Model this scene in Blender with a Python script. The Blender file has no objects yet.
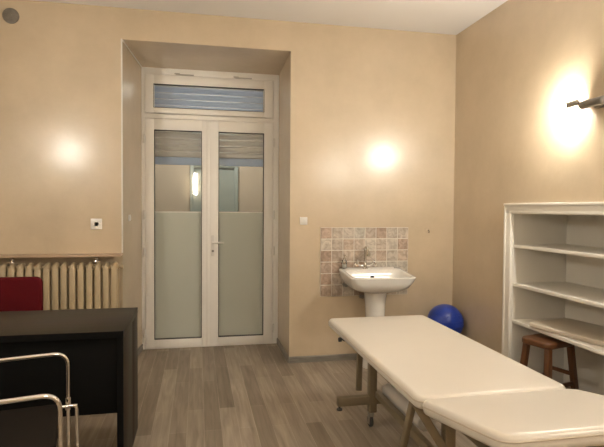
import bpy, bmesh, math, random
from mathutils import Vector, Matrix
random.seed(7)
PI = math.pi
scene = bpy.context.scene
COL = scene.collection

# ------------------------------------------------------------------ materials
def new_mat(name):
    m = bpy.data.materials.new(name); m.use_nodes = True
    nt = m.node_tree
    return m, nt, nt.nodes['Principled BSDF']

def simple(name, col, rough=.5, metal=0., spec=.5, coat=0., bump=0., bscale=60., vary=0., vscale=6.):
    m, nt, b = new_mat(name)
    b.inputs['Base Color'].default_value = (*col, 1)
    b.inputs['Roughness'].default_value = rough
    b.inputs['Metallic'].default_value = metal
    b.inputs['Specular IOR Level'].default_value = spec
    if coat:
        b.inputs['Coat Weight'].default_value = coat
        b.inputs['Coat Roughness'].default_value = .08
    tc = nt.nodes.new('ShaderNodeTexCoord')
    if vary:
        n = nt.nodes.new('ShaderNodeTexNoise'); n.inputs['Scale'].default_value = vscale; n.inputs['Detail'].default_value = 5
        nt.links.new(tc.outputs['Object'], n.inputs['Vector'])
        mx = nt.nodes.new('ShaderNodeMix'); mx.data_type = 'RGBA'
        mx.inputs['A'].default_value = (*[c*(1-vary) for c in col], 1)
        mx.inputs['B'].default_value = (*[min(1, c*(1+vary)) for c in col], 1)
        nt.links.new(n.outputs['Fac'], mx.inputs['Factor'])
        nt.links.new(mx.outputs['Result'], b.inputs['Base Color'])
    if bump:
        n2 = nt.nodes.new('ShaderNodeTexNoise'); n2.inputs['Scale'].default_value = bscale; n2.inputs['Detail'].default_value = 3
        nt.links.new(tc.outputs['Object'], n2.inputs['Vector'])
        bp = nt.nodes.new('ShaderNodeBump'); bp.inputs['Strength'].default_value = bump; bp.inputs['Distance'].default_value = .002
        nt.links.new(n2.outputs['Fac'], bp.inputs['Height'])
        nt.links.new(bp.outputs['Normal'], b.inputs['Normal'])
    return m

def wall_mat():
    m, nt, b = new_mat('limewash_plaster')
    tc = nt.nodes.new('ShaderNodeTexCoord')
    n = nt.nodes.new('ShaderNodeTexNoise'); n.inputs['Scale'].default_value = 2.2; n.inputs['Detail'].default_value = 7; n.inputs['Roughness'].default_value = .62
    nt.links.new(tc.outputs['Object'], n.inputs['Vector'])
    r = nt.nodes.new('ShaderNodeValToRGB')
    r.color_ramp.elements[0].position = .3; r.color_ramp.elements[0].color = (*WALL_A, 1)
    r.color_ramp.elements[1].position = .7; r.color_ramp.elements[1].color = (*WALL_B, 1)
    nt.links.new(n.outputs['Fac'], r.inputs['Fac']); nt.links.new(r.outputs['Color'], b.inputs['Base Color'])
    b.inputs['Roughness'].default_value = WALL_R
    b.inputs['Specular IOR Level'].default_value = WALL_S
    b.inputs['Coat Weight'].default_value = 1.; b.inputs['Coat Roughness'].default_value = .245
    n2 = nt.nodes.new('ShaderNodeTexNoise'); n2.inputs['Scale'].default_value = 7; n2.inputs['Detail'].default_value = 4
    nt.links.new(tc.outputs['Object'], n2.inputs['Vector'])
    bp = nt.nodes.new('ShaderNodeBump'); bp.inputs['Strength'].default_value = .22; bp.inputs['Distance'].default_value = .012
    nt.links.new(n2.outputs['Fac'], bp.inputs['Height']); nt.links.new(bp.outputs['Normal'], b.inputs['Normal'])
    return m

def floor_mat():
    m, nt, b = new_mat('laminate_planks')
    tc = nt.nodes.new('ShaderNodeTexCoord')
    sx = nt.nodes.new('ShaderNodeSeparateXYZ'); cx = nt.nodes.new('ShaderNodeCombineXYZ')
    nt.links.new(tc.outputs['Object'], sx.inputs[0])
    nt.links.new(sx.outputs['Y'], cx.inputs['X']); nt.links.new(sx.outputs['X'], cx.inputs['Y'])
    def brick(c1, c2, mort, off):
        k = nt.nodes.new('ShaderNodeTexBrick')
        k.offset = off; k.offset_frequency = 2
        k.inputs['Scale'].default_value = 1; k.inputs['Brick Width'].default_value = .92; k.inputs['Row Height'].default_value = .105
        k.inputs['Mortar Size'].default_value = .0012; k.inputs['Mortar Smooth'].default_value = .3; k.inputs['Bias'].default_value = 0
        k.inputs['Color1'].default_value = (*c1, 1); k.inputs['Color2'].default_value = (*c2, 1); k.inputs['Mortar'].default_value = (*mort, 1)
        nt.links.new(cx.outputs[0], k.inputs['Vector']); return k
    k = brick((.225, .182, .138), (.37, .312, .25), (.45, .39, .32), .37)
    # grain stretched along the planks
    mp = nt.nodes.new('ShaderNodeMapping'); mp.inputs['Scale'].default_value = (1.6, 22, 1)
    nt.links.new(cx.outputs[0], mp.inputs['Vector'])
    n = nt.nodes.new('ShaderNodeTexNoise'); n.inputs['Scale'].default_value = 1.6; n.inputs['Detail'].default_value = 6; n.inputs['Distortion'].default_value = .6
    nt.links.new(mp.outputs[0], n.inputs['Vector'])
    r = nt.nodes.new('ShaderNodeValToRGB')
    r.color_ramp.elements[0].position = .28; r.color_ramp.elements[0].color = (.74, .72, .69, 1)
    r.color_ramp.elements[1].position = .72; r.color_ramp.elements[1].color = (1.2, 1.19, 1.17, 1)
    nt.links.new(n.outputs['Fac'], r.inputs['Fac'])
    mx = nt.nodes.new('ShaderNodeMix'); mx.data_type = 'RGBA'; mx.blend_type = 'MULTIPLY'; mx.inputs['Factor'].default_value = 1
    nt.links.new(k.outputs['Color'], mx.inputs['A']); nt.links.new(r.outputs['Color'], mx.inputs['B'])
    nt.links.new(mx.outputs['Result'], b.inputs['Base Color'])
    b.inputs['Roughness'].default_value = .42
    return m

def tile_mat():
    m, nt, b = new_mat('marbled_stone_tile')
    g = nt.nodes.new('ShaderNodeNewGeometry')
    r = nt.nodes.new('ShaderNodeValToRGB'); r.color_ramp.interpolation = 'LINEAR'
    cols = [(0, (.38, .27, .20)), (.3, (.50, .41, .33)), (.55, (.49, .46, .40)), (.8, (.42, .32, .25)), (1, (.58, .53, .45))]
    e = r.color_ramp.elements
    e[0].position, e[0].color = 0, (*cols[0][1], 1); e[1].position, e[1].color = 1, (*cols[-1][1], 1)
    for p, c in cols[1:-1]:
        x = e.new(p); x.color = (*c, 1)
    nt.links.new(g.outputs['Random Per Island'], r.inputs['Fac'])
    tc = nt.nodes.new('ShaderNodeTexCoord')
    n = nt.nodes.new('ShaderNodeTexNoise'); n.inputs['Scale'].default_value = 16; n.inputs['Detail'].default_value = 5; n.inputs['Distortion'].default_value = 1.6
    nt.links.new(tc.outputs['Object'], n.inputs['Vector'])
    r2 = nt.nodes.new('ShaderNodeValToRGB')
    r2.color_ramp.elements[0].position = .35; r2.color_ramp.elements[0].color = (.74, .72, .7, 1)
    r2.color_ramp.elements[1].position = .65; r2.color_ramp.elements[1].color = (1.2, 1.2, 1.2, 1)
    nt.links.new(n.outputs['Fac'], r2.inputs['Fac'])
    mx = nt.nodes.new('ShaderNodeMix'); mx.data_type = 'RGBA'; mx.blend_type = 'MULTIPLY'; mx.inputs['Factor'].default_value = 1
    nt.links.new(r.outputs['Color'], mx.inputs['A']); nt.links.new(r2.outputs['Color'], mx.inputs['B'])
    nt.links.new(mx.outputs['Result'], b.inputs['Base Color'])
    b.inputs['Roughness'].default_value = .5
    return m

def wood_mat(name, a, c, rough=.45, scale=(3, 30, 30), spec=.5):
    m, nt, b = new_mat(name)
    tc = nt.nodes.new('ShaderNodeTexCoord'); mp = nt.nodes.new('ShaderNodeMapping'); mp.inputs['Scale'].default_value = scale
    nt.links.new(tc.outputs['Object'], mp.inputs['Vector'])
    n = nt.nodes.new('ShaderNodeTexNoise'); n.inputs['Scale'].default_value = 1.5; n.inputs['Detail'].default_value = 5; n.inputs['Distortion'].default_value = .4
    nt.links.new(mp.outputs[0], n.inputs['Vector'])
    r = nt.nodes.new('ShaderNodeValToRGB')
    r.color_ramp.elements[0].position = .3; r.color_ramp.elements[0].color = (*a, 1)
    r.color_ramp.elements[1].position = .7; r.color_ramp.elements[1].color = (*c, 1)
    nt.links.new(n.outputs['Fac'], r.inputs['Fac']); nt.links.new(r.outputs['Color'], b.inputs['Base Color'])
    b.inputs['Roughness'].default_value = rough; b.inputs['Specular IOR Level'].default_value = spec
    return m

def glass_mat(name, tint=(.96, .98, .97), ior=1.5):
    m = bpy.data.materials.new(name); m.use_nodes = True; nt = m.node_tree
    nt.nodes.clear()
    out = nt.nodes.new('ShaderNodeOutputMaterial'); mix = nt.nodes.new('ShaderNodeMixShader')
    fr = nt.nodes.new('ShaderNodeFresnel'); fr.inputs['IOR'].default_value = ior
    tr = nt.nodes.new('ShaderNodeBsdfTransparent'); tr.inputs['Color'].default_value = (*tint, 1)
    gl = nt.nodes.new('ShaderNodeBsdfGlossy'); gl.inputs['Roughness'].default_value = .01
    nt.links.new(fr.outputs[0], mix.inputs[0]); nt.links.new(tr.outputs[0], mix.inputs[1]); nt.links.new(gl.outputs[0], mix.inputs[2])
    nt.links.new(mix.outputs[0], out.inputs['Surface'])
    return m

def film_mat():
    m = bpy.data.materials.new('frosted_film'); m.use_nodes = True; nt = m.node_tree
    nt.nodes.clear()
    out = nt.nodes.new('ShaderNodeOutputMaterial')
    df = nt.nodes.new('ShaderNodeBsdfDiffuse'); df.inputs['Color'].default_value = (.82, .84, .78, 1)
    tl = nt.nodes.new('ShaderNodeBsdfTranslucent'); tl.inputs['Color'].default_value = (.88, .90, .84, 1)
    tr = nt.nodes.new('ShaderNodeBsdfTransparent'); tr.inputs['Color'].default_value = (.95, .95, .92, 1)
    m1 = nt.nodes.new('ShaderNodeMixShader'); m1.inputs[0].default_value = .5
    m2 = nt.nodes.new('ShaderNodeMixShader'); m2.inputs[0].default_value = .24
    nt.links.new(df.outputs[0], m1.inputs[1]); nt.links.new(tl.outputs[0], m1.inputs[2])
    nt.links.new(m1.outputs[0], m2.inputs[1]); nt.links.new(tr.outputs[0], m2.inputs[2])
    nt.links.new(m2.outputs[0], out.inputs['Surface'])
    return m

def emit_mat(name, col, s):
    m, nt, b = new_mat(name)
    b.inputs['Base Color'].default_value = (.9, .9, .9, 1)
    b.inputs['Emission Color'].default_value = (*col, 1); b.inputs['Emission Strength'].default_value = s
    return m

WALL_A = (.50, .40, .275); WALL_B = (.60, .485, .34); WALL_R = .40; WALL_S = .5
BULB = 4300.; BULB_COL = (1., .94, .825)
PORCH = 19.; TUBE = 21.
M = {}
M['wall'] = wall_mat()
M['ceiling'] = simple('ceiling_paint', (.82, .795, .77), .85, vary=.03, vscale=2)
M['floor'] = floor_mat()
M['skirting'] = wood_mat('grey_skirting', (.19, .175, .15), (.27, .25, .215), .5, (6, 6, 40))
M['white'] = simple('white_lacquer', (.86, .835, .79), .32)
M['shelfwhite'] = simple('off_white_gloss_paint', (.77, .735, .665), .38, vary=.04, vscale=5)
M['plastic'] = simple('white_plastic', (.75, .73, .69), .35)
M['dark'] = simple('dark_hole', (.02, .02, .02), .6)
M['grey'] = simple('grey_rubber', (.05, .05, .05), .6)
M['chrome'] = simple('chrome', (.78, .76, .73), .13, 1.)
M['steel'] = simple('satin_steel', (.50, .48, .45), .32, 1.)
M['greymetal'] = simple('brushed_grey_metal', (.30, .29, .275), .38, 1.)
M['vent'] = simple('aged_vent_metal', (.24, .22, .19), .5, .6, vary=.3, vscale=30)
M['cream_metal'] = simple('cream_radiator_enamel', (.44, .345, .215), .42)
M['ledge'] = wood_mat('pinkish_wood_ledge', (.42, .30, .20), (.50, .36, .25), .5, (3, 40, 40))
M['ceramic'] = simple('white_ceramic', (.78, .755, .71), .1, coat=.4)
M['grout'] = simple('pale_grout', (.70, .65, .57), .8)
M['tile'] = tile_mat()
M['leather'] = simple('cream_leatherette', (.64, .592, .525), .32, bump=.06, bscale=260, vary=.04, vscale=4)
M['piping'] = simple('cream_piping', (.50, .43, .34), .4)
M['frame'] = simple('bronze_painted_steel', (.21, .165, .105), .42, .1)
M['motor'] = simple('pale_grey_sleeve', (.55, .52, .48), .55, bump=.1, bscale=90)
M['desk'] = wood_mat('wenge_laminate', (.013, .0092, .0056), (.022, .016, .0102), .46, (2, 26, 26), .22)
M['shadefront'] = simple('shade_black_laminate', (.005, .005, .005), .75, spec=.08)  # near-black colour stands in for shade on the unlit desk front
M['black'] = simple('black_leather', (.009, .0065, .0045), .7, spec=.12, bump=.15, bscale=160)
M['blackplastic'] = simple('black_plastic', (.02, .02, .02), .45)
M['red'] = simple('red_fabric', (.085, .004, .007), .9, spec=.15, bump=.3, bscale=320)
M['stool'] = wood_mat('brown_stained_wood', (.085, .032, .011), (.14, .055, .019), .38, (12, 12, 2))
M['blue'] = simple('blue_vinyl', (.010, .037, .29), .3)
M['pad'] = simple('cream_pad_vinyl', (.62, .55, .45), .4, vary=.04)
M['glass'] = glass_mat('window_glass')
M['film'] = film_mat()
M['clear'] = glass_mat('clear_bottle', (.93, .93, .91), 1.6)
M['slat'] = simple('grey_blue_slat', (.50, .60, .84), .4)
M['slat2'] = simple('pale_mauve_slat', (.74, .68, .66), .45)
M['teal'] = simple('grey_teal_paint', (.22, .255, .24), .4)
M['porch'] = simple('beige_render', (.40, .335, .265), .8, vary=.05)
M['tubelight'] = emit_mat('lit_frosted_tube', BULB_COL, TUBE)
M['bulb'] = emit_mat('lit_halogen_glass', BULB_COL, BULB)

# ------------------------------------------------------------------ mesh builder
def V(*a): return Vector(a)

class MB:
    def __init__(s): s.bm = bmesh.new()
    def _faces_new(s, verts, faces):
        vs = [s.bm.verts.new(v) for v in verts]
        for f in faces:
            try: s.bm.faces.new([vs[i] for i in f])
            except ValueError: pass
        return vs
    def box(s, a, b, bev=0., seg=2, mat=None):
        x0, y0, z0 = [min(a[i], b[i]) for i in range(3)]; x1, y1, z1 = [max(a[i], b[i]) for i in range(3)]
        t = bmesh.new()
        vs = [t.verts.new(p) for p in [(x0,y0,z0),(x1,y0,z0),(x1,y1,z0),(x0,y1,z0),(x0,y0,z1),(x1,y0,z1),(x1,y1,z1),(x0,y1,z1)]]
        for f in [(3,2,1,0),(4,5,6,7),(0,1,5,4),(1,2,6,5),(2,3,7,6),(3,0,4,7)]: t.faces.new([vs[i] for i in f])
        if bev: bmesh.ops.bevel(t, geom=list(t.edges), offset=bev, segments=seg, profile=.5, affect='EDGES')
        s.merge(t, mat); return s
    def merge(s, t, mat=None):
        if mat is not None: bmesh.ops.transform(t, matrix=mat, verts=list(t.verts))
        me = bpy.data.meshes.new('tmp'); t.to_mesh(me); t.free(); s.bm.from_mesh(me); bpy.data.meshes.remove(me)
    def quad(s, *p): s._faces_new(p, [tuple(range(len(p)))]); return s
    def loft(s, rings, cap0=True, cap1=True, closed=False, mat=None):
        n = len(rings[0]); verts = [p for r in rings for p in r]; faces = []
        R = len(rings)
        for i in range(R if closed else R-1):
            for j in range(n):
                a = i*n+j; b = i*n+(j+1) % n; c = ((i+1) % R)*n+(j+1) % n; d = ((i+1) % R)*n+j
                faces.append((a, b, c, d))
        if cap0 and not closed: faces.append(tuple(reversed(range(n))))
        if cap1 and not closed: faces.append(tuple((R-1)*n+j for j in range(n)))
        t = bmesh.new(); vs = [t.verts.new(v) for v in verts]
        for f in faces: t.faces.new([vs[i] for i in f])
        s.merge(t, mat); return s
    def tube(s, pts, r, seg=12, closed=False, rads=None, mat=None):
        pts = [Vector(p) for p in pts]; n = len(pts); rings = []
        def tan(i):
            if closed: return (pts[(i+1) % n]-pts[i-1]).normalized()
            if i == 0: return (pts[1]-pts[0]).normalized()
            if i == n-1: return (pts[-1]-pts[-2]).normalized()
            return ((pts[i+1]-pts[i]).normalized()+(pts[i]-pts[i-1]).normalized()).normalized()
        t0 = tan(0); up = Vector((0,0,1)) if abs(t0.z) < .9 else Vector((1,0,0))
        nrm = (up - t0*up.dot(t0)).normalized()
        for i in range(n):
            t = tan(i); nrm = (nrm - t*nrm.dot(t)).normalized(); bn = t.cross(nrm)
            rr = rads[i] if rads else r
            rings.append([pts[i]+(nrm*math.cos(2*PI*k/seg)+bn*math.sin(2*PI*k/seg))*rr for k in range(seg)])
        s.loft(rings, closed=closed, mat=mat); return s
    def bar(s, a, b, w, h, bev=.003):
        """rectangular bar from a to b; w across (horizontal), h the other way"""
        a, b = Vector(a), Vector(b); d = (b-a); L = d.length; d.normalize()
        up = Vector((0,0,1)) if abs(d.z) < .95 else Vector((0,1,0))
        x = d.cross(up).normalized(); z = x.cross(d)
        m = Matrix(((x.x,d.x,z.x,a.x),(x.y,d.y,z.y,a.y),(x.z,d.z,z.z,a.z),(0,0,0,1)))
        s.box((-w/2,0,-h/2),(w/2,L,h/2), bev, 2, mat=m); return s
    def cyl(s, a, b, r, r2=None, seg=20, bev=0.):
        r2 = r if r2 is None else r2
        if not bev: return s.tube([a, b], r, seg, rads=[r, r2])
        a, b = Vector(a), Vector(b); d = (b-a).normalized(); L = (b-a).length; e = min(bev, L/3)
        return s.tube([a, a+d*e*.3, a+d*e, b-d*e, b-d*e*.3, b], r, seg, rads=[r-e, r-e*.3, r, r2, r2-e*.3, r2-e])
    def lathe(s, prof, c=(0,0,0), seg=24, sx=1., sy=1., mat=None):
        rings = [[Vector((c[0]+r*sx*math.cos(2*PI*k/seg), c[1]+r*sy*math.sin(2*PI*k/seg), c[2]+z)) for k in range(seg)] for r, z in prof]
        s.loft(rings, mat=mat); return s
    def sphere(s, c, r, u=24, v=14):
        t = bmesh.new(); bmesh.ops.create_uvsphere(t, u_segments=u, v_segments=v, radius=r)
        s.merge(t, Matrix.Translation(c)); return s
    def build(s, name, mat, parent=None, smooth=True, ang=35, world=False):
        bmesh.ops.recalc_face_normals(s.bm, faces=list(s.bm.faces))
        me = bpy.data.meshes.new(name); s.bm.to_mesh(me); s.bm.free()
        if smooth:
            me.polygons.foreach_set('use_smooth', [True]*len(me.polygons))
            me.set_sharp_from_angle(angle=math.radians(ang))
        me.materials.append(mat)
        o = bpy.data.objects.new(name, me); COL.objects.link(o)
        if parent is not None:
            o.parent = parent
        return o

def fillet(pts, r, n=6):
    """polyline with rounded corners"""
    pts = [Vector(p) for p in pts]; out = [pts[0]]
    for i in range(1, len(pts)-1):
        p = pts[i]; a = (pts[i-1]-p); b = (pts[i+1]-p)
        rr = min(r, a.length*.49, b.length*.49); a.normalize(); b.normalize()
        p0, p1 = p+a*rr, p+b*rr
        for k in range(n+1):
            t = k/n; out.append(p0*(1-t)**2 + p*2*t*(1-t) + p1*t*t)
    out.append(pts[-1]); return out

def rrect(x0, x1, y0, y1, r, z, n=6, zf=None):
    out = []
    for cx, cy, a0 in [(x1-r, y1-r, 0), (x0+r, y1-r, PI/2), (x0+r, y0+r, PI), (x1-r, y0+r, 3*PI/2)]:
        for k in range(n+1):
            a = a0+PI/2*k/n; x, y = cx+r*math.cos(a), cy+r*math.sin(a)
            out.append(Vector((x, y, z+(zf(x, y) if zf else 0))))
    return out

def cushion(mb, x0, x1, y0, y1, z0, z1, rc, re, crown=0., mat=None, n=5):
    """soft slab: rounded corners rc, rounded edges re"""
    rings = []
    for k in range(n+1):
        a = PI/2*k/n; i = re*(1-math.sin(a)); rings.append(rrect(x0+i, x1-i, y0+i, y1-i, max(rc-i, .004), z0+re*(1-math.cos(a))))
    for k in range(n+1):
        a = PI/2*k/n; i = re*(1-math.cos(a)); rings.append(rrect(x0+i, x1-i, y0+i, y1-i, max(rc-i, .004), z1-re*(1-math.sin(a))))
    if crown:
        for f, c in ((.35, .6), (.7, .9)):
            i = re+f*(min(x1-x0, y1-y0)/2-re); rings.append(rrect(x0+i, x1-i, y0+i, y1-i, max((rc-re)*(1-f), .004), z1+crown*c))
    mb.loft(rings, mat=mat); return mb

def tag(o, label=None, cat=None, group=None, kind=None):
    if label: o['label'] = label
    if cat: o['category'] = cat
    if group: o['group'] = group
    if kind: o['kind'] = kind
    return o
def thing(name, label, cat, loc=(0,0,0), rz=0, group=None):
    o = bpy.data.objects.new(name, None); COL.objects.link(o); o.empty_display_size = .1
    o.location = loc; o.rotation_euler = (0, 0, rz)
    return tag(o, label, cat, group)
def struct(name, mb, mat, label=None, smooth=True):
    return tag(mb.build(name, mat, smooth=smooth), label, None, None, 'structure')

# ------------------------------------------------------------------ measurements (metres; right wall x=0, back wall y=0)
XL, YR, H = -3.95, -4.9, 2.986
xl, xr, zt = -2.958, -1.560, 2.732
xl2, xr2, zt2, D = -2.876, -1.557, 2.697, .672
AY0, AY1, AZ, AX = -.925, -2.05, 1.337, .46      # shelf alcove in the right wall

# ------------------------------------------------------------------ room
mb = MB(); mb.box((XL-.1, YR-.1, -.1), (AX+.1, .76, 0)); struct('floor', mb, M['floor'], 'grey brown laminate plank floor', False)
mb = MB(); mb.box((XL-.1, YR-.1, H), (.1, .1, H+.1)); struct('ceiling', mb, M['ceiling'], 'off-white ceiling', False)
Y2 = .76
mb = MB()
def wq(*p): mb.quad(*[Vector(q) for q in p])
for y in (0, Y2):
    a, b, t = (xl, xr, zt) if y == 0 else (xl2, xr2, zt2)
    wq((XL, y, 0), (a, y, 0), (a, y, H), (XL, y, H)); wq((b, y, 0), (.1, y, 0), (.1, y, H), (b, y, H)); wq((a, y, t), (b, y, t), (b, y, H), (a, y, H))
for (a, b) in (((xl, 0, 0), (xl2, D, 0)), ((xr, 0, 0), (xr2, D, 0))):
    t0, t1 = zt, zt2
    wq(a, b, (b[0], b[1], t1), (a[0], a[1], t0)); wq(b, (b[0], Y2, 0), (b[0], Y2, t1), (b[0], b[1], t1))
wq((xl, 0, zt), (xr, 0, zt), (xr2, D, zt2), (xl2, D, zt2)); wq((xl2, D, zt2), (xr2, D, zt2), (xr2, Y2, zt2), (xl2, Y2, zt2))
struct('wall_back', mb, M['wall'], 'beige limewashed back wall with deep door reveal', False)
mb = MB()
mb.box((0, 0, 0), (.1, AY0, H)); mb.box((0, AY1, 0), (.1, YR, H)); mb.box((0, AY0, AZ), (.1, AY1, H))
struct('wall_right', mb, M['wall'], 'beige limewashed right wall with shelf alcove', False)
mb = MB(); mb.box((XL-.1, .1, 0), (XL, YR, H)); struct('wall_left', mb, M['wall'], 'beige left wall', False)
mb = MB(); mb.box((XL, YR-.1, 0), (.1, YR, H)); struct('wall_rear', mb, M['wall'], 'beige rear wall', False)
# skirting
def skirt(name, pts, lab):
    m_ = MB()
    for a, b in zip(pts[:-1], pts[1:]):
        a, b = Vector((*a, 0)), Vector((*b, 0)); d = (b-a).normalized(); n = Vector((d.y, -d.x, 0))   # n points into the room
        t = .012
        r0 = [a, a+n*t, a+n*t+V(0,0,.048), a+n*t*.5+V(0,0,.056), a+V(0,0,.056)]
        m_.loft([r0, [p+(b-a) for p in r0]])
    struct(name, m_, M['skirting'], lab, False)
skirt('baseboard_back', [(xr, 0), (0, 0)], 'grey skirting board below the washbasin wall')
skirt('baseboard_reveal_right', [(xr2, D), (xr, 0)], 'grey skirting board on the right door jamb')
skirt('baseboard_reveal_left', [(xl, 0), (xl2, D)], 'grey skirting board on the left door jamb')
skirt('baseboard_radiator', [(XL, 0), (xl, 0)], 'grey skirting board below the radiator')
skirt('baseboard_right', [(0, 0), (0, -.81)], 'grey skirting board on the right wall')
skirt('baseboard_left', [(XL, YR), (XL, 0)], 'grey skirting board on the left wall')
mb = MB(); mb.box((xl-.007, -.004, .99), (xl+.004, .008, zt+.004), .002); struct('trim_1', mb, M['plastic'], 'white corner bead on the left edge of the door reveal')
mb = MB(); mb.tube([(xl+.004, .01, zt-.004), (xl2+.006, D-.004, zt2-.004)], .005, 6); struct('trim_2', mb, M['shelfwhite'], 'pale caulk line between jamb and soffit')

# ------------------------------------------------------------------ glazed double door
door = bpy.data.objects.new('door_1', None); COL.objects.link(door); door.location = (-2.2, D, 0)
tag(door, 'white glazed double door with transom in the deep reveal', None, None, 'structure')
def dpart(mb_, name, mat, parent=door, smooth=True):
    bmesh.ops.translate(mb_.bm, verts=list(mb_.bm.verts), vec=(2.2, -D, 0))
    return mb_.build(name, mat, parent, smooth)
def ring(mb_, x0, x1, z0, z1, wl, wr, wb, wt, y0, y1, bev=.006):
    mb_.box((x0, y0, z0), (x0+wl, y1, z1), bev); mb_.box((x1-wr, y0, z0), (x1, y1, z1), bev)
    mb_.box((x0+wl-.004, y0, z1-wt), (x1-wr+.004, y1, z1), bev); mb_.box((x0+wl-.004, y0, z0), (x1-wr+.004, y1, z0+wb), bev)
mb = MB()
mb.box((xl2, D-.004, 0), (-2.846, .75, zt2), .004); mb.box((-1.612, D-.004, 0), (xr2, .75, zt2), .004)
mb.box((-2.85, D-.004, 2.634), (-1.608, .75, zt2), .004); mb.box((-2.85, D-.002, 2.217), (-1.608, .75, 2.262), .004)
mb.box((-2.85, D-.002, 0), (-1.608, .75, .012), .002)
dpart(mb, 'door_frame', M['white'])
mb = MB(); ring(mb, -2.843, -1.615, 2.265, 2.631, .083, .096, .056, .091, D-.014, .724)
sash = dpart(mb, 'transom_sash', M['white'])
mb = MB(); mb.box((-2.764, .694, 2.318), (-1.708, .700, 2.543)); dpart(mb, 'glass_pane', M['glass'], sash, False)
mb = MB()
for a, b in ((-2.766, -2.762), (-1.71, -1.706)): mb.box((a, D-.0145, 2.318), (b, .694, 2.543))
mb.box((-2.766, D-.0145, 2.318), (-1.706, .694, 2.322)); mb.box((-2.766, D-.0145, 2.539), (-1.706, .694, 2.543))
dpart(mb, 'glazing_gasket', M['grey'], sash, False)
for x in (-2.46, -1.90):
    mb = MB(); mb.box((x-.10, D-.022, 2.637), (x+.07, D-.003, 2.646), .002); mb.cyl((x-.11, D-.016, 2.648), (x-.06, D-.016, 2.648), .006, seg=10)
    dpart(mb, 'hinge', M['steel'], sash)
def leaf(x0, x1, gl, gr, has_handle, hx):
    m_ = MB(); ring(m_, x0, x1, .013, 2.214, gl-x0, x1-gr, .082, .108, D-.012, .724)
    lf = dpart(m_, 'leaf', M['white'])
    m_ = MB(); m_.box((gl-.003, .694, .09), (gr+.003, .700, 2.11)); dpart(m_, 'glass_pane', M['glass'], lf, False)
    m_ = MB(); m_.box((gl, .6915, .092), (gr, .6930, 1.323)); dpart(m_, 'frosted_film', M['film'], lf, False)
    m_ = MB(); m_.box((gl, .6912, 1.319), (gr, .6932, 1.329)); dpart(m_, 'film_edge_strip', M['white'], lf, False)
    m_ = MB()
    for a in (gl, gr): m_.box((a-.003, D-.0125, .094), (a+.003, .6912, 2.108))
    for z in (.095, 2.106): m_.box((gl, D-.0125, z-.003), (gr, .6912, z+.003))
    dpart(m_, 'glazing_gasket', M['grey'], lf, False)
    for z in (.16, .94, 1.30, 2.02):
        m_ = MB(); m_.cyl((hx, D-.016, z-.045), (hx, D-.016, z+.045), .009, seg=12, bev=.003); m_.box((hx-.012, D-.012, z-.035), (hx+.012, D-.004, z+.035), .002)
        dpart(m_, 'hinge', M['plastic'], lf)
    if has_handle:
        m_ = MB(); m_.box((-2.222, D-.022, .895), (-2.192, D-.010, 1.10), .004)
        dpart(m_, 'handle_plate', M['plastic'], lf)
        m_ = MB(); m_.cyl((-2.207, D-.02, 1.028), (-2.207, D-.06, 1.028), .009, seg=14)
        m_.tube(fillet([(-2.212, D-.058, 1.028), (-2.17, D-.062, 1.029), (-2.10, D-.056, 1.027)], .02), .0095, 12)
        dpart(m_, 'door_handle', M['plastic'], lf)
        m_ = MB(); m_.cyl((-2.207, D-.020, .945), (-2.207, D-.028, .945), .0115, seg=16); dpart(m_, 'key_cylinder', M['greymetal'], lf)
    return lf
leaf(-2.843, -2.252, -2.757, -2.315, False, -2.850)
leaf(-2.248, -1.615, -2.150, -1.709, True, -1.606)
mb = MB(); mb.box((-2.270, D-.020, .02), (-2.240, D-.008, 2.21), .004); dpart(mb, 'astragal', M['white'])

# outside: a covered porch with its shutters, wall and window
for nm, a, b, mt, lab in (
    ('wall_porch', (-4.6, 2.1, -.1), (.4, 2.2, 3.1), M['porch'], 'beige porch wall beyond the glazed door'),
    ('floor_porch', (-4.6, .765, -.1), (.4, 2.1, -.005), M['porch'], 'porch floor beyond the glazed door'),
    ('ceiling_porch', (-4.6, .765, 3.0), (.4, 2.1, 3.1), M['ceiling'], 'porch ceiling beyond the glazed door'),
    ('wall_porch_left', (-4.6, .765, -.005), (-4.5, 2.1, 3.0), M['porch'], 'porch side wall'),
    ('wall_porch_right', (.3, .765, -.005), (.4, 2.1, 3.0), M['porch'], 'porch side wall by the washbasin side')):
    mb = MB(); mb.box(a, b); struct(nm, mb, mt, lab, False)
def shutter(name, lab, x0, x1, z0, z1, y, mat, botm):
    t = thing(name, lab, 'shutter', ((x0+x1)/2, y, z0)); cx = (x0+x1)/2
    p = .062; n = int(round((z1-z0)/p)); m_ = MB()
    for k in range(n):
        za = k*p
        prof = [(.004, za+.001), (-.008, za+.008), (-.016, za+p*.45), (-.014, za+p-.018), (.002, za+p-.004), (.008, za+p-.001), (.008, za+.001)]
        m_.loft([[V(x0-cx, yy, zz) for yy, zz in prof], [V(x1-cx, yy, zz) for yy, zz in prof]])
    m_.build('slat_curtain', mat, t)
    if botm:
        m_ = MB(); m_.box((x0-cx, -.016, -.075), (x1-cx, .012, 0), .005); m_.build('bottom_rail', M['slat'], t)
    return t
shutter('roller_shutter', 'blue grey slatted roller shutter behind the transom window', -2.9, -1.5, 2.26, 2.74, .86, M['slat'], False)
shutter('roller_shutter', 'half lowered mauve slatted roller shutter behind the double door', -2.9, -1.5, 1.865, 2.24, .80, M['slat2'], True)
t = thing('porch_railing', 'grey metal railing seen through the frosted door glass', 'railing', (-2.2, 1.05, -.005))
for z in (.71, .82):
    mb = MB(); mb.tube([(-1.6, 0, z), (1.6, 0, z)], .016, 10); mb.build('rail', M['grey'], t)
for x in (-1.55, 1.55):
    mb = MB(); mb.box((x-.018, -.018, 0), (x+.018, .018, .85), .003); mb.build('post', M['greymetal'], t)
t = thing('porch_window', 'teal framed window on the porch wall beyond the door', 'window', (-2.15, 2.1, .9))
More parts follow.
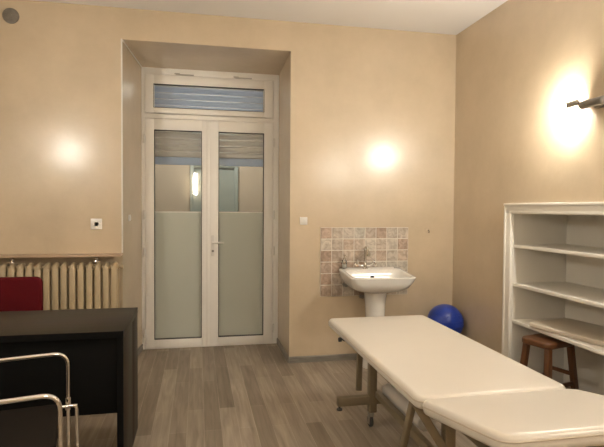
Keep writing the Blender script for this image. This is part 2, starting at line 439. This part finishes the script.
mb = MB(); ring(mb, -.30, .30, 0, 1.02, .05, .05, .05, .05, -.03, .01, .004); mb.box((-.03, -.03, .05), (.03, .01, .97), .003); mb.build('window_frame', M['teal'], t)
mb = MB(); mb.box((-.25, -.01, .05), (-.03, 0, .97)); mb.box((.03, -.01, .05), (.25, 0, .97)); mb.build('panel', M['teal'], t, False)
mb = MB(); mb.box((-.28, -.02, 1.10), (.27, 0, 1.42), .003); mb.build('transom_panel', M['teal'], t)

# ------------------------------------------------------------------ wall sconces
def sconce(label, loc, rz, group=None):
    """bar along local +y on a wall whose room side is local -x; bulb at each end"""
    t = thing('wall_sconce', label, 'wall light', loc, rz, group)
    m_ = MB(); m_.box((-.03, -.05, -.022), (0, .05, .022), .004); m_.cyl((-.03, 0, -.005), (-.09, 0, -.005), .012, seg=14); m_.build('wall_plate', M['greymetal'], t)
    m_ = MB(); m_.tube([(-.084, -.095, 0), (-.084, -.09, 0), (-.084, -.084, 0), (-.084, .084, 0), (-.084, .09, 0), (-.084, .095, 0)], .02, 20, rads=[.010, .020, .0245, .0245, .020, .010]); m_.build('bar', M['greymetal'], t)
    for s in (-1, 1):
        j = V(-.084, s*.098, .008); e0 = V(-.088, s*.113, .026); d = V(-.019, s*.073, -.007); e1 = e0+d
        m_ = MB(); m_.tube(fillet([V(-.084, s*.075, .006), j, e0], .01, 3), .008, 10); m_.build('swivel_joint', M['greymetal'], t)
        m_ = MB(); dn = d.normalized()
        m_.tube([e0-dn*.006, e0-dn*.004, e0, e1-dn*.002, e1, e1-dn*.001, e1-dn*.012], .015, 20, rads=[.004, .012, .0175, .0175, .0165, .0135, .0135]); hd = m_.build('lamp_head', M['steel'], t)
        m_ = MB(); m_.tube([e1-dn*.0115, e1+dn*.001, e1+dn*.006, e1+dn*.0105, e1+dn*.0128, e1+dn*.0138], .0125, 16, rads=[.0125, .0125, .0118, .009, .0055, .0015]); m_.build('bulb', M['bulb'], t)
    return t
sconce('lit metal bar sconce with two swivel heads on the right wall above the shelves', (0, -1.79, 1.995), 0)
sconce('lit metal bar sconce on the right wall nearer the camera beyond the shelves', (0, -4.0, 2.0), 0)
sconce('lit metal bar sconce on the left wall above the desk', (XL, -2.35, 2.02), PI)
t = thing('tube_lamp', 'lit upright frosted tube lamp on the rear wall facing the glazed door', 'wall light', (-2.40, YR, 1.86))
mb = MB(); mb.box((-.04, 0, -.05), (.04, .025, .05), .004); mb.cyl((0, .02, 0), (0, .05, 0), .015, seg=12); mb.build('wall_plate', M['greymetal'], t)
mb = MB(); mb.tube([V(0, .08, -.22), V(0, .08, -.215), V(0, .08, -.20), V(0, .08, .20), V(0, .08, .215), V(0, .08, .22)], .045, 20, rads=[.02, .035, .045, .045, .035, .02]); mb.build('lamp_shade', M['tubelight'], t)

# ------------------------------------------------------------------ radiator and its shelf
mb = MB(); mb.box((XL, -.15, .972), (xl, 0, .990), .003)
tag(mb.build('radiator_shelf', M['ledge']), 'long pinkish brown wooden ledge fixed above the cream radiator', 'shelf')
rad = thing('radiator', 'cream cast iron column radiator behind the desk under the wooden ledge', 'radiator', (-3.41, -.08, 0))
PIT = .0625; N = 14; X0 = -PIT*(N-1)/2
def section_mesh():
    m_ = MB()
    for y in (-.048, .048):
        m_.box((-.0245, y-.02, .17), (.0245, y+.02, .885), .012, 3)
    for z in (.165, .885):   # domed headers joining the columns front to back
        rings = []
        for k in range(9):
            a = -PI/2+PI*k/8; y = .066*math.sin(a); w = .45+.55*math.cos(a)
            rings.append([V(.0255*w*math.cos(b), y, z+.043*w*math.sin(b)) for b in [2*PI*i/14 for i in range(14)]])
        m_.loft(rings)
        m_.cyl((-PIT/2, 0, z), (PIT/2, 0, z), .02, seg=14)
    return m_
sec0 = section_mesh().build('section', M['cream_metal'], rad); sec0.location = (X0, 0, 0)
for k in range(1, N):
    c = sec0.copy(); COL.objects.link(c); c.parent = rad; c.location = (X0+PIT*k, 0, 0)
for k in (0, N-1):
    mb = MB(); x = X0+PIT*k
    for y in (-.045, .045): mb.tube([(x, y, 0), (x, y, .02), (x, y, .14)], .016, 12, rads=[.02, .014, .016])
    mb.build('foot', M['cream_metal'], rad)
mb = MB(); x = -X0+PIT/2
mb.cyl((x-.004, 0, .885), (x+.018, 0, .885), .014, seg=14); mb.cyl((x+.012, 0, .885), (x+.032, 0, .885), .021, seg=16, bev=.005)
mb.build('bleed_valve', M['cream_metal'], rad)
mb = MB(); mb.tube(fillet([(-x-.045, .02, .0), (-x-.045, .02, .885), (-x+.004, 0, .885)], .04), .011, 12); mb.build('supply_pipe', M['cream_metal'], rad)
for x in (-3.764, -3.142):
    mb = MB(); lx = x+3.41
    mb.cyl((lx, 0, .925), (lx, 0, .970), .008, seg=12); mb.cyl((lx, -.005, .952), (lx, -.005, .966), .017, seg=14, bev=.004); mb.box((lx-.022, -.018, .924), (lx+.022, .018, .936), .004)
    tag(mb.build('hanger_clip', M['chrome'], rad), 'shiny metal hanger clip')

# ------------------------------------------------------------------ wall fittings
def plate(name, label, cat, loc, w, rz=0, kind='switch'):
    t = thing(name, label, cat, loc, rz)
    m_ = MB(); m_.box((-w/2, -.010, -w/2), (w/2, 0, w/2), .004); m_.build('cover_plate', M['plastic'], t)
    if kind == 'socket':
        m_ = MB(); m_.tube([V(0, -.0095, 0), V(0, -.0125, 0), V(0, -.0125, 0), V(0, -.0105, 0)], .02, 20, rads=[.022, .021, .017, .016]); m_.build('ring', M['plastic'], t)
        m_ = MB(); m_.cyl((0, -.009, 0), (0, -.0112, 0), .0155, seg=20); m_.build('jack', M['dark'], t)
    else:
        m_ = MB(); m_.box((-w*.32, -.015, -w*.32), (w*.32, -.009, w*.32), .003); m_.build('rocker', M['plastic'], t)
    return t
plate('wall_socket', 'square white wall socket with a dark round jack above the radiator', 'socket', (-3.159, 0, 1.228), .088, 0, 'socket')
plate('light_switch', 'square white light switch on the wall right of the door', 'switch', (-1.438, 0, 1.256), .068)
plate('light_switch', 'small white switch inside the left door jamb', 'switch', (xl+.122*.2+.001, .2, 1.275), .055, PI/2-math.atan2(xl2-xl, D))
t = thing('wall_vent', 'round grey metal vent cover high on the wall at upper left', 'vent', (-3.781, 0, 2.852))
mb = MB(); mb.tube([V(0, 0, 0), V(0, -.010, 0), V(0, -.014, 0), V(0, -.012, 0)], .058, 28, rads=[.06, .06, .054, .047]); mb.build('rim', M['vent'], t)
mb = MB()
for k in range(6):
    z = -.036+.0145*k; w = math.sqrt(max(.046**2-z*z, 0)); mb.box((-w, -.016, z-.0025), (w, -.011, z+.0025), .001)
mb.cyl((0, -.012, 0), (0, -.021, 0), .009, seg=14); mb.build('grille', M['vent'], t)
t = thing('wall_hook', 'tiny dark hook on a pale patch of wall right of the tiles', 'hook', (-.256, 0, 1.165))
mb = MB(); mb.box((-.022, -.003, -.012), (.022, 0, .026), .001); mb.build('base_plate', M['wall'], t)
mb = MB(); mb.tube(fillet([(0, -.002, .004), (0, -.02, .004), (0, -.024, -.012), (0, -.012, -.014)], .006, 4), .003, 8); mb.build('pin', M['grey'], t)

# ------------------------------------------------------------------ tiled splashback and washbasin
TX0, TX1, TZ0, TZ1 = -1.284, -.456, .582, 1.200
t = thing('tile_splashback', 'panel of marbled beige and pink stone tiles behind the washbasin', 'tiles', ((TX0+TX1)/2, 0, TZ0))
mb = MB(); hw = (TX1-TX0)/2; mb.box((-hw, -.008, 0), (hw, 0, TZ1-TZ0), .001); mb.build('grout_bed', M['grout'], t, False)
mb = MB(); nx, nz = 8, 6; px, pz = 2*hw/nx, (TZ1-TZ0)/nz
for i in range(nx):
    for j in range(nz):
        mb.box((-hw+i*px+.0036, -.0115, j*pz+.0036), (-hw+(i+1)*px-.0036, -.004, (j+1)*pz-.0036), .0015, 1)
mb.build('tile_field', M['tile'], t)

BX = -.842
sink = thing('washbasin', 'white ceramic pedestal washbasin in front of the tiled splashback', 'sink', (BX, -.012, 0))
HB, DB, RIM = .284, .44, .818
def zf(s): return lambda x, y: s*(.022+(y)/DB*.044)     # rim falls towards the front
rings = []
for hx, y0, y1, z, r in [(.085, -.30, -.10, .648, .07), (.12, -.33, -.06, .655, .08), (.205, -.385, -.015, .676, .09), (.245, -.415, -.002, .706, .085), (.269, -.431, 0, .752, .07), (.278, -.436, 0, .785, .055), (HB, -DB, 0, RIM-.016, .05), (HB+.002, -DB-.002, 0, RIM-.006, .05), (HB-.004, -DB+.004, -.003, RIM, .048)]:
    f = max(0, min(1, (z-.68)/(RIM-.68))); rings.append(rrect(-hx, hx, y0, y1, r, z, 7, zf(f)))
for hx, y0, y1, z, r, f in [(HB-.026, -DB+.024, -.084, RIM-.001, .06, 1), (HB-.033, -DB+.031, -.105, RIM-.010, .06, .9), (HB-.048, -DB+.046, -.112, RIM-.05, .07, .5), (HB-.085, -DB+.085, -.13, RIM-.09, .08, 0), (HB-.15, -DB+.13, -.17, RIM-.112, .06, 0), (.03, -.27, -.22, RIM-.118, .02, 0)]:
    rings.append(rrect(-hx, hx, y0, y1, r, z, 7, zf(f)))
mb = MB(); mb.loft(rings); mb.build('basin', M['ceramic'], sink, ang=60)
mb = MB()
prof = [(.115, 0), (.115, .03), (.098, .07), (.082, .2), (.080, .40), (.086, .55), (.098, .64), (.102, .66)]
mb.lathe(prof, (0, -.20, 0), 28, 1.0, 1.15); mb.build('pedestal', M['ceramic'], sink, ang=60)
mb = MB(); mb.tube([V(.0, -.1165, .766), V(.0, -.1195, .765)], .012, 16, mat=None); 
for v in mb.bm.verts: v.co.x *= 1.5
mb.build('overflow_hole', M['dark'], sink)
mb = MB(); mb.cyl((0, -.245, .690), (0, -.245, .6935), .022, seg=18); mb.build('drain', M['chrome'], sink)
zd = RIM+.022   # deck height at the back
tx = -.045
mb = MB()
mb.lathe([(.026, 0), (.026, .008), (.018, .014), (.018, .05), (.014, .062), (.011, .07)], (tx, -.055, zd-.008), 20)
mb.cyl((tx-.05, -.055, zd+.022), (tx+.05, -.055, zd+.022), .012, seg=14); mb.build('tap_body', M['chrome'], sink)
mb = MB(); mb.tube(fillet([(tx, -.055, zd+.04), (tx, -.055, zd+.185), (tx, -.125, zd+.195), (tx, -.130, zd+.125)], .05, 8), .012, 14)
mb.cyl((tx, -.13, zd+.13), (tx, -.13, zd+.114), .0145, seg=14); mb.build('tap_spout', M['chrome'], sink)
for s in (-1, 1):
    mb = MB(); c = V(tx+s*.058, -.06, zd+.03)
    mb.cyl(c+V(-s*.012, 0, -.008), c+V(s*.018, -.004, .016), .011, seg=12)
    h = c+V(s*.022, -.004, .018)
    for a in range(4):
        b = a*PI/2+PI/4; d_ = V(math.cos(b)*.6, math.sin(b), math.cos(b)*.8*-s); d_.normalize(); mb.tube([h, h+d_*.022, h+d_*.034, h+d_*.038], .005, 8, rads=[.006, .007, .0095, .004])
    mb.cyl(h-V(s*.006, 0, .004), h+V(s*.01, 0, .007), .0085, seg=12); mb.build('tap_handle', M['chrome'], sink)
for px_, py_, pz_ in ((-1.073-BX, -.07, .69), (-.908-BX, -.03, .578)):
    mb = MB(); mb.cyl((px_, -.001, pz_), (px_, py_, pz_), .010, seg=12); mb.cyl((px_-.02, py_, pz_), (px_+.016, py_, pz_), .012, seg=12, bev=.003); mb.cyl((px_, py_-.005, pz_), (px_, py_-.028, pz_), .014, seg=12, bev=.003)
    mb.tube(fillet([(px_+.01, py_, pz_), (px_+.03, py_, pz_+.02), (px_+.06, py_-.03, pz_+.02 if pz_ > .65 else pz_+.09)], .01, 3), .005, 8)
    mb.build('angle_valve', M['greymetal'], sink)

t = thing('soap_bottle', 'small clear pump soap bottle on the left back corner of the washbasin', 'soap bottle', (-1.079, -.06, zd+.0005))
mb = MB(); mb.lathe([(.020, 0), (.023, .003), (.024, .05), (.020, .066), (.010, .076), (.010, .082)], (0, 0, 0), 18); mb.build('bottle', M['clear'], t)
mb = MB(); mb.lathe([(.019, .004), (.0205, .006), (.0205, .03), (.002, .031)], (0, 0, 0), 16); mb.build('liquid_soap', M['plastic'], t)
mb = MB(); mb.lathe([(.012, .080), (.012, .092), (.005, .094), (.005, .108), (.010, .109), (.010, .118), (.004, .12)], (0, 0, 0), 14); mb.tube([(0, 0, .114), (.012, -.022, .114), (.014, -.027, .106)], .004, 8); mb.build('pump', M['chrome'], t)

# ------------------------------------------------------------------ ball on a low box, in the corner
mb = MB(); mb.box((-.32, -.36, 0), (-.03, -.05, .195), .006)
tag(mb.build('storage_box', M['blackplastic']), 'low dark box under the blue ball in the corner', 'box')
t = thing('exercise_ball', 'shiny blue exercise ball in the corner behind the treatment table', 'ball', (-.175, -.20, .196))
mb = MB(); mb.sphere((0, 0, .16), .16, 40, 24); mb.build('ball', M['blue'], t)
mb = MB()
for k in (-2, -1, 0, 1, 2):
    z = .05*k-.02; r = math.sqrt(.1605**2-z*z); mb.tube([V(r*math.cos(a), r*math.sin(a), .16+z) for a in [2*PI*i/40 for i in range(40)]], .0022, 6, closed=True)
mb.build('ring_ridges', M['blue'], t)
mb = MB(); mb.tube([(-.059, -.113, .226), (-.068, -.130, .239)], .012, 14); mb.build('valve_plug', M['blue'], t)

# ------------------------------------------------------------------ alcove shelving in the right wall
bk = thing('alcove_shelves', 'white built-in shelving in the right wall beside the treatment table', 'shelves', (0, (AY0+AY1)/2, 0))
def bpart(m_, name, mat=None):
    bmesh.ops.translate(m_.bm, verts=list(m_.bm.verts), vec=(0, -(AY0+AY1)/2, 0)); return m_.build(name, mat or M['shelfwhite'], bk)
mb = MB(); mb.box((AX, AY0+.02, 0), (AX+.02, AY1-.02, AZ+.02)); bpart(mb, 'back_panel')
mb = MB(); mb.box((-.004, AY0-.004, 0), (AX, AY0+.02, AZ)); bpart(mb, 'side_panel')
mb = MB(); mb.box((-.004, AY1+.004, 0), (AX, AY1-.02, AZ)); bpart(mb, 'side_panel')
mb = MB(); mb.box((-.004, AY0+.02, AZ-.003), (AX+.02, AY1-.02, AZ+.02)); bpart(mb, 'top_panel')
for z in (1.102, .808, .527):
    mb = MB(); mb.box((.002, AY0-.0005, z-.024), (AX, AY1+.0005, z), .002); bpart(mb, 'shelf')
mb = MB()   # moulded casing: flat band, bead and a small cornice
for ya, yb in ((-.836, AY0+.003), (AY1-.003, -2.139)):
    mb.box((-.018, ya, 0), (0, yb, AZ-.0005), .001)
    s = 1 if ya == -.836 else -1
    e = ya if s == 1 else yb
    mb.box((-.026, e+s*.001, 0), (-.003, e-s*.022, AZ+.056), .007)
    i_ = AY0 if s == 1 else AY1
    mb.box((-.023, i_+s*.004, 0), (-.002, i_+s*.024, AZ+.018), .004)
mb.box((-.018, -.836, AZ), (0, -2.139, AZ+.062), .003); mb.box((-.0235, AY0+.002, AZ-.001), (-.003, AY1-.002, AZ+.020), .004)
mb.box((-.028, -.830, AZ+.056), (0, -2.145, AZ+.078), .006)
bpart(mb, 'casing')
# flat pad lying on the lowest shelf
t = thing('flat_pad', 'thin cream vinyl pad lying askew on the lowest white shelf', 'pad', (.225, -1.475, .5275), math.radians(11))
mb = MB(); cushion(mb, -.20, .20, -.36, .36, 0, .036, .05, .012, .004); mb.build('cover', M['pad'], t, ang=60)
mb = MB(); mb.tube(rrect(-.201, .201, -.361, .361, .051, .013), .003, 6, closed=True); mb.build('seam', M['piping'], t)

# stool
st = thing('wooden_stool', 'small brown wooden stool tucked under the lowest white shelf', 'stool', (.045, -1.285, 0), math.radians(15))
mb = MB(); cushion(mb, -.155, .155, -.122, .122, .432, .475, .055, .012); mb.build('seat', M['stool'], st)
for sx in (-1, 1):
    for sy in (-1, 1):
        mb = MB(); mb.bar((sx*.145, sy*.120, 0.003), (sx*.112, sy*.085, .438), .042, .036, .005); mb.build('leg', M['stool'], st)
def lerp(sx, sy, z): f = z/.435; return V(sx*(.145-.033*f), sy*(.120-.035*f), z)
for a, b, z in (((-1, -1), (1, -1), .17), ((-1, 1), (1, 1), .17), ((-1, -1), (-1, 1), .23), ((1, -1), (1, 1), .23)):
    mb = MB(); mb.bar(lerp(*a, z), lerp(*b, z), .018, .026, .003); mb.build('stretcher', M['stool'], st)

# ------------------------------------------------------------------ treatment table
TZ = .61; TXa, TXb = -1.474, -.760
tb = thing('treatment_table', 'cream padded two-section treatment table on a brown metal frame with castors', 'treatment table', (-1.145, -1.75, 0))
O = V(1.145, 1.75, 0)
def tpart(m_, name, mat, parent=tb, ang=35):
    bmesh.ops.translate(m_.bm, verts=list(m_.bm.verts), vec=O); return m_.build(name, mat, parent, ang=ang)
lay = Matrix.Translation((0, -1.0, TZ)) @ Matrix.Rotation(math.radians(.55), 4, 'X') @ Matrix.Translation((0, 1.0, -TZ))
mb = MB(); cushion(mb, TXa, TXb, -2.478, -1.000, TZ-.058, TZ, .045, .022, .003, mat=lay); long_pad = tpart(mb, 'long_pad', M['leather'], ang=70)
mb = MB(); mb.tube([lay @ p for p in rrect(TXa-.0005, TXb+.0005, -2.4785, -.9995, .045, TZ-.022)], .0028, 6, closed=True); tpart(mb, 'seam', M['piping'], long_pad)
hinge = Matrix.Translation((0, -2.486, TZ-.0145)) @ Matrix.Rotation(math.radians(-10.3), 4, 'X')
mb = MB(); cushion(mb, TXa-.004, TXb+.004, -.600, -.004, -.058, 0, .055, .022, .003, mat=hinge); head_pad = tpart(mb, 'raised_pad', M['leather'], ang=70)
mb = MB(); mb.tube([hinge @ p for p in rrect(TXa-.0045, TXb+.0045, -.6005, -.0035, .055, -.022)], .0028, 6, closed=True); tpart(mb, 'seam', M['piping'], head_pad)
mb = MB()   # upper frame
for x in (-1.30, -.99): mb.bar((x, -1.10, .522), (x, -2.47, .522), .035, .036)
for y in (-1.14, -1.80, -2.44): mb.bar((-1.40, y, .520), (-.89, y, .520), .035, .034)
tpart(mb, 'upper_frame', M['frame'])
mb = MB()
for x in (-1.30, -.99): mb.bar(hinge @ V(x, -.02, -.078), hinge @ V(x, -.55, -.078), .035, .036)
mb.bar(hinge @ V(-1.36, -.50, -.078), hinge @ V(-.93, -.50, -.078), .03, .03)
tpart(mb, 'raised_pad_frame', M['frame'])
for x in (-1.285, -1.005):
    mb = MB(); mb.bar((x, -1.40, .10), (x, -1.40, .51), .048, .048); tpart(mb, 'post', M['frame'])
    mb = MB(); mb.bar((x-.02, -2.42, .10), (x-.02, -2.42, .51), .046, .046); tpart(mb, 'post', M['frame'])
for y in (-1.40, -2.42):
    mb = MB(); mb.bar((-1.510, y, .178), (-.75, y, .178), .045, .052); fb = tpart(mb, 'foot_bar', M['frame'])
    for x in (-1.495, -.795):
        mb = MB(); mb.cyl((x, y, .152), (x, y, .132), .007, seg=10); mb.cyl((x, y, .134), (x, y, .122), .018, seg=16, bev=.003); tpart(mb, 'foot_pad', M['grey'], fb)
for x in (-1.285, -1.005):
    mb = MB(); mb.bar((x+.03, -1.38, .215), (x+.03, -2.44, .205), .035, .04); tpart(mb, 'base_rail', M['frame'])
    mb = MB(); mb.bar((x, -1.16, .51), (x-.03, -1.22, .17), .036, .028); tpart(mb, 'support_arm', M['frame'])
# hinge struts by the section joint
for x in (-1.452, -.838):
    mb = MB(); mb.bar((x, -2.385, .545), (x, -2.27, .27), .022, .034); tpart(mb, 'strut', M['frame'])
    s = 1 if x < -1.1 else -1
    mb = MB(); mb.bar((x+s*.004, -2.40, .545), (x+s*.125, -2.43, .345), .022, .036); tpart(mb, 'strut', M['frame'])
for x in (-1.29, -1.01):
    for y in (-1.40, -2.42):
        mb = MB(); mb.cyl((x, y, .118), (x, y, .070), .016, seg=16, bev=.003); mb.cyl((x, y, .098), (x, y, .086), .021, seg=16, bev=.003)
        for s in (-1, 1): mb.box((x+s*.012-.003, y-.008, .022), (x+s*.012+.003, y+.020, .074), .001)
        mb.cyl((x-.016, y+.012, .034), (x+.016, y+.012, .034), .006, seg=10)
        cs = tpart(mb, 'castor', M['steel'])
        mb = MB(); mb.cyl((x-.010, y+.012, .037), (x+.010, y+.012, .037), .036, seg=24, bev=.005); tpart(mb, 'castor_wheel', M['grey'], cs)
mb = MB(); mb.cyl((-1.185, -1.42, .235), (-1.185, -1.95, .245), .044, seg=22, bev=.008); mb.cyl((-1.185, -1.94, .245), (-1.185, -2.15, .26), .018, seg=14); mb.cyl((-1.185, -1.425, .235), (-1.185, -1.37, .23), .022, seg=14); tpart(mb, 'lift_actuator', M['motor'])
mb = MB(); mb.cyl((-1.42, -1.14, .492), (-1.34, -1.14, .500), .007, seg=10); mb.cyl((-1.432, -1.14, .491), (-1.41, -1.14, .492), .015, seg=14, bev=.003); mb.box((-1.405, -1.165, .485), (-1.375, -1.115, .535), .003); tpart(mb, 'clamp_knob', M['grey'])

# ------------------------------------------------------------------ desk
dk = thing('desk', 'dark wenge office desk with panel legs in front of the radiator', 'desk', (-3.29, -1.4475, 0))
def kpart(m_, name, mat=M['desk']):
    bmesh.ops.translate(m_.bm, verts=list(m_.bm.verts), vec=V(3.29, 1.4475, 0)); return m_.build(name, mat, dk)
DX0, DX1, DY0, DY1 = -3.88, -2.712, -1.755, -1.14
mb = MB(); mb.box((DX0, DY0, .715), (DX1, DY1, .750), .002); kpart(mb, 'desktop')
for x0, x1 in ((DX1-.032, DX1-.001), (DX0+.001, DX0+.032)):
    mb = MB(); mb.box((x0, DY0+.002, 0), (x1, DY0+.36, .7145), .0015); mb.box((x0+.0005, DY0+.364, 0), (x1-.0005, DY1-.002, .7145), .0015); kpart(mb, 'side_panel')
mb = MB(); mb.box((DX0+.033, -1.742, .335), (DX1-.033, -1.724, .7145), .0015); kpart(mb, 'modesty_panel', M['shadefront'])

mb = MB(); mb.box((DX0+.001, DY0-.003, .716), (DX1-.001, DY0, .749)); mb.box((DX1-.032, DY0-.001, .001), (DX1-.002, DY0+.002, .7155)); mb.box((DX0+.002, DY0-.001, .001), (DX0+.032, DY0+.002, .7155))  # thin strips added to paint the front edges as dark as shade
kpart(mb, 'front_shade_strip', M['shadefront'])['label'] = 'black strips painting shade on the front edges'

# ------------------------------------------------------------------ red desk chair behind the desk
rc = thing('office_chair', 'red fabric office chair behind the dark desk facing the camera', 'chair', (-3.625, -.80, 0))
def curved_pad(m_, hx, z0, z1, depth, curve, rc_, re, y):
    rings = []
    steps = [(re, 0), (re*.3, re*.3), (0, re), (0, depth-re), (re*.3, depth-re*.3), (re, depth)]
    for ins, dy in steps:
        r = rrect(-hx+ins, hx-ins, z0+ins, z1-ins, max(rc_-ins, .01), 0, 7)
        rings.append([V(p.x, y+dy-curve*(p.x/hx)**2, p.y) for p in r])
    m_.loft(rings)
mb = MB(); curved_pad(mb, .225, .50, .882, .065, .03, .045, .02, .19); mb.build('backrest', M['red'], rc, ang=70)
mb = MB(); mb.tube(fillet([(0, .0, .40), (0, .235, .40), (0, .285, .50), (0, .268, .68)], .05), .018, 12); mb.build('back_support', M['blackplastic'], rc)
mb = MB(); cushion(mb, -.24, .24, -.24, .20, .43, .495, .07, .025, .006); mb.build('seat', M['red'], rc, ang=70)
mb = MB(); mb.box((-.10, -.12, .395), (.10, .10, .430), .008); mb.cyl((0, 0, .40), (0, 0, .10), .024, seg=16); mb.cyl((0, 0, .24), (0, 0, .08), .032, seg=16); mb.build('gas_post', M['blackplastic'], rc)
for k in range(5):
    a = PI/2+PI/10+2*PI*k/5; d_ = V(math.cos(a), math.sin(a), 0)
    mb = MB(); mb.bar(d_*.02+V(0, 0, .095), d_*.245+V(0, 0, .075), .038, .028, .006); mb.build('base_arm', M['blackplastic'], rc)
    e = d_*.235; n_ = V(-d_.y, d_.x, 0)
    mb = MB(); mb.cyl(e+V(0, 0, .075), e+V(0, 0, .045), .009, seg=10)
    for s in (-1, 1): mb.cyl(e+n_*s*.006+V(0, 0, .0275), e+n_*s*.024+V(0, 0, .0275), .027, seg=18, bev=.004)
    mb.build('castor', M['grey'], rc)

# ------------------------------------------------------------------ chrome visitor chair
vc = thing('visitor_chair', 'chrome tube armchair with black seat beside the front of the desk', 'chair', (-2.887, -2.167, 0), math.radians(10.5))
TB = .0087; AZT = .69
for s in (-1, 1):
    y = s*.28
    mb = MB()
    mb.tube(fillet([(-.50, y, AZT-.012), (0, y, AZT), (0.0, y, .011), (-.50, y, .011)], .062, 9), TB, 14)
    tag(mb.build('side_frame', M['chrome'], vc), 'chrome arm loop')
    mb = MB(); mb.tube(fillet([(-.47, y*.97, .445), (.036, y*.97, .445), (.040, y*.97, .010)], .02, 6), TB*.85, 12); mb.build('leg', M['chrome'], vc)
    mb = MB(); mb.cyl((0, y, .485), (0, y, .425), .0135, seg=14, bev=.003); mb.cyl((0, y, .445), (.04, y*.97, .445), .007, seg=10); mb.build('joint_clamp', M['chrome'], vc)
    mb = MB(); mb.tube(fillet([(-.47, y*.97, .011), (-.50, y*.9, .45), (-.57, y*.88, .90)], .04), TB, 12); mb.build('back_upright', M['chrome'], vc)
for x in (-.08, -.44):
    mb = MB(); mb.tube([(x, -.27, .437), (x, .27, .437)], TB*.8, 12); mb.build('cross_tube', M['chrome'], vc)
mb = MB(); cushion(mb, -.49, -.020, -.245, .225, .446, .482, .05, .014, .004); mb.build('seat', M['black'], vc, ang=70)
lean = Matrix.Translation((-.535, 0, .56)) @ Matrix.Rotation(math.radians(-9), 4, 'Y') @ Matrix.Rotation(PI/2, 4, 'Z') @ Matrix.Rotation(PI/2, 4, 'X')
mb = MB(); cushion(mb, -.235, .235, 0, .34, -.015, .02, .05, .014, .003, mat=lean); mb.build('backrest', M['black'], vc, ang=70)

# ------------------------------------------------------------------ camera, world, colour management
cam = bpy.data.cameras.new('camera'); co = bpy.data.objects.new('camera', cam); COL.objects.link(co)
cam.sensor_fit = 'HORIZONTAL'; cam.sensor_width = 36; cam.lens = 508.767/604*36; cam.clip_start = .02
yaw, pitch, roll = .20202, -.0281962, .0065
f_ = V(math.sin(yaw)*math.cos(pitch), math.cos(yaw)*math.cos(pitch), math.sin(pitch)); r_ = V(math.cos(yaw), -math.sin(yaw), 0); u_ = r_.cross(f_)
R_ = r_*math.cos(roll)+u_*math.sin(roll); U_ = -r_*math.sin(roll)+u_*math.cos(roll)
co.matrix_world = Matrix(((R_.x, U_.x, -f_.x, -2.3508), (R_.y, U_.y, -f_.y, -4.3909), (R_.z, U_.z, -f_.z, 1.36), (0, 0, 0, 1)))
scene.camera = co
w = bpy.data.worlds.new('dim_dusk'); scene.world = w; w.use_nodes = True
w.node_tree.nodes['Background'].inputs['Color'].default_value = (.25, .3, .4, 1); w.node_tree.nodes['Background'].inputs['Strength'].default_value = .05
pl = bpy.data.lights.new('porch_fill_light', 'POINT'); pl.energy = PORCH; pl.color = (1., .93, .8); pl.shadow_soft_size = .12  # added fill light without a fixture, brightens the porch and frosted film
po = bpy.data.objects.new('porch_fill_light', pl); COL.objects.link(po); po.location = (-2.2, 1.5, 2.75)
vs = scene.view_settings
vs.view_transform = 'Standard'; vs.look = 'None'; vs.gamma = 1; vs.use_curve_mapping = False; vs.exposure = 1.52
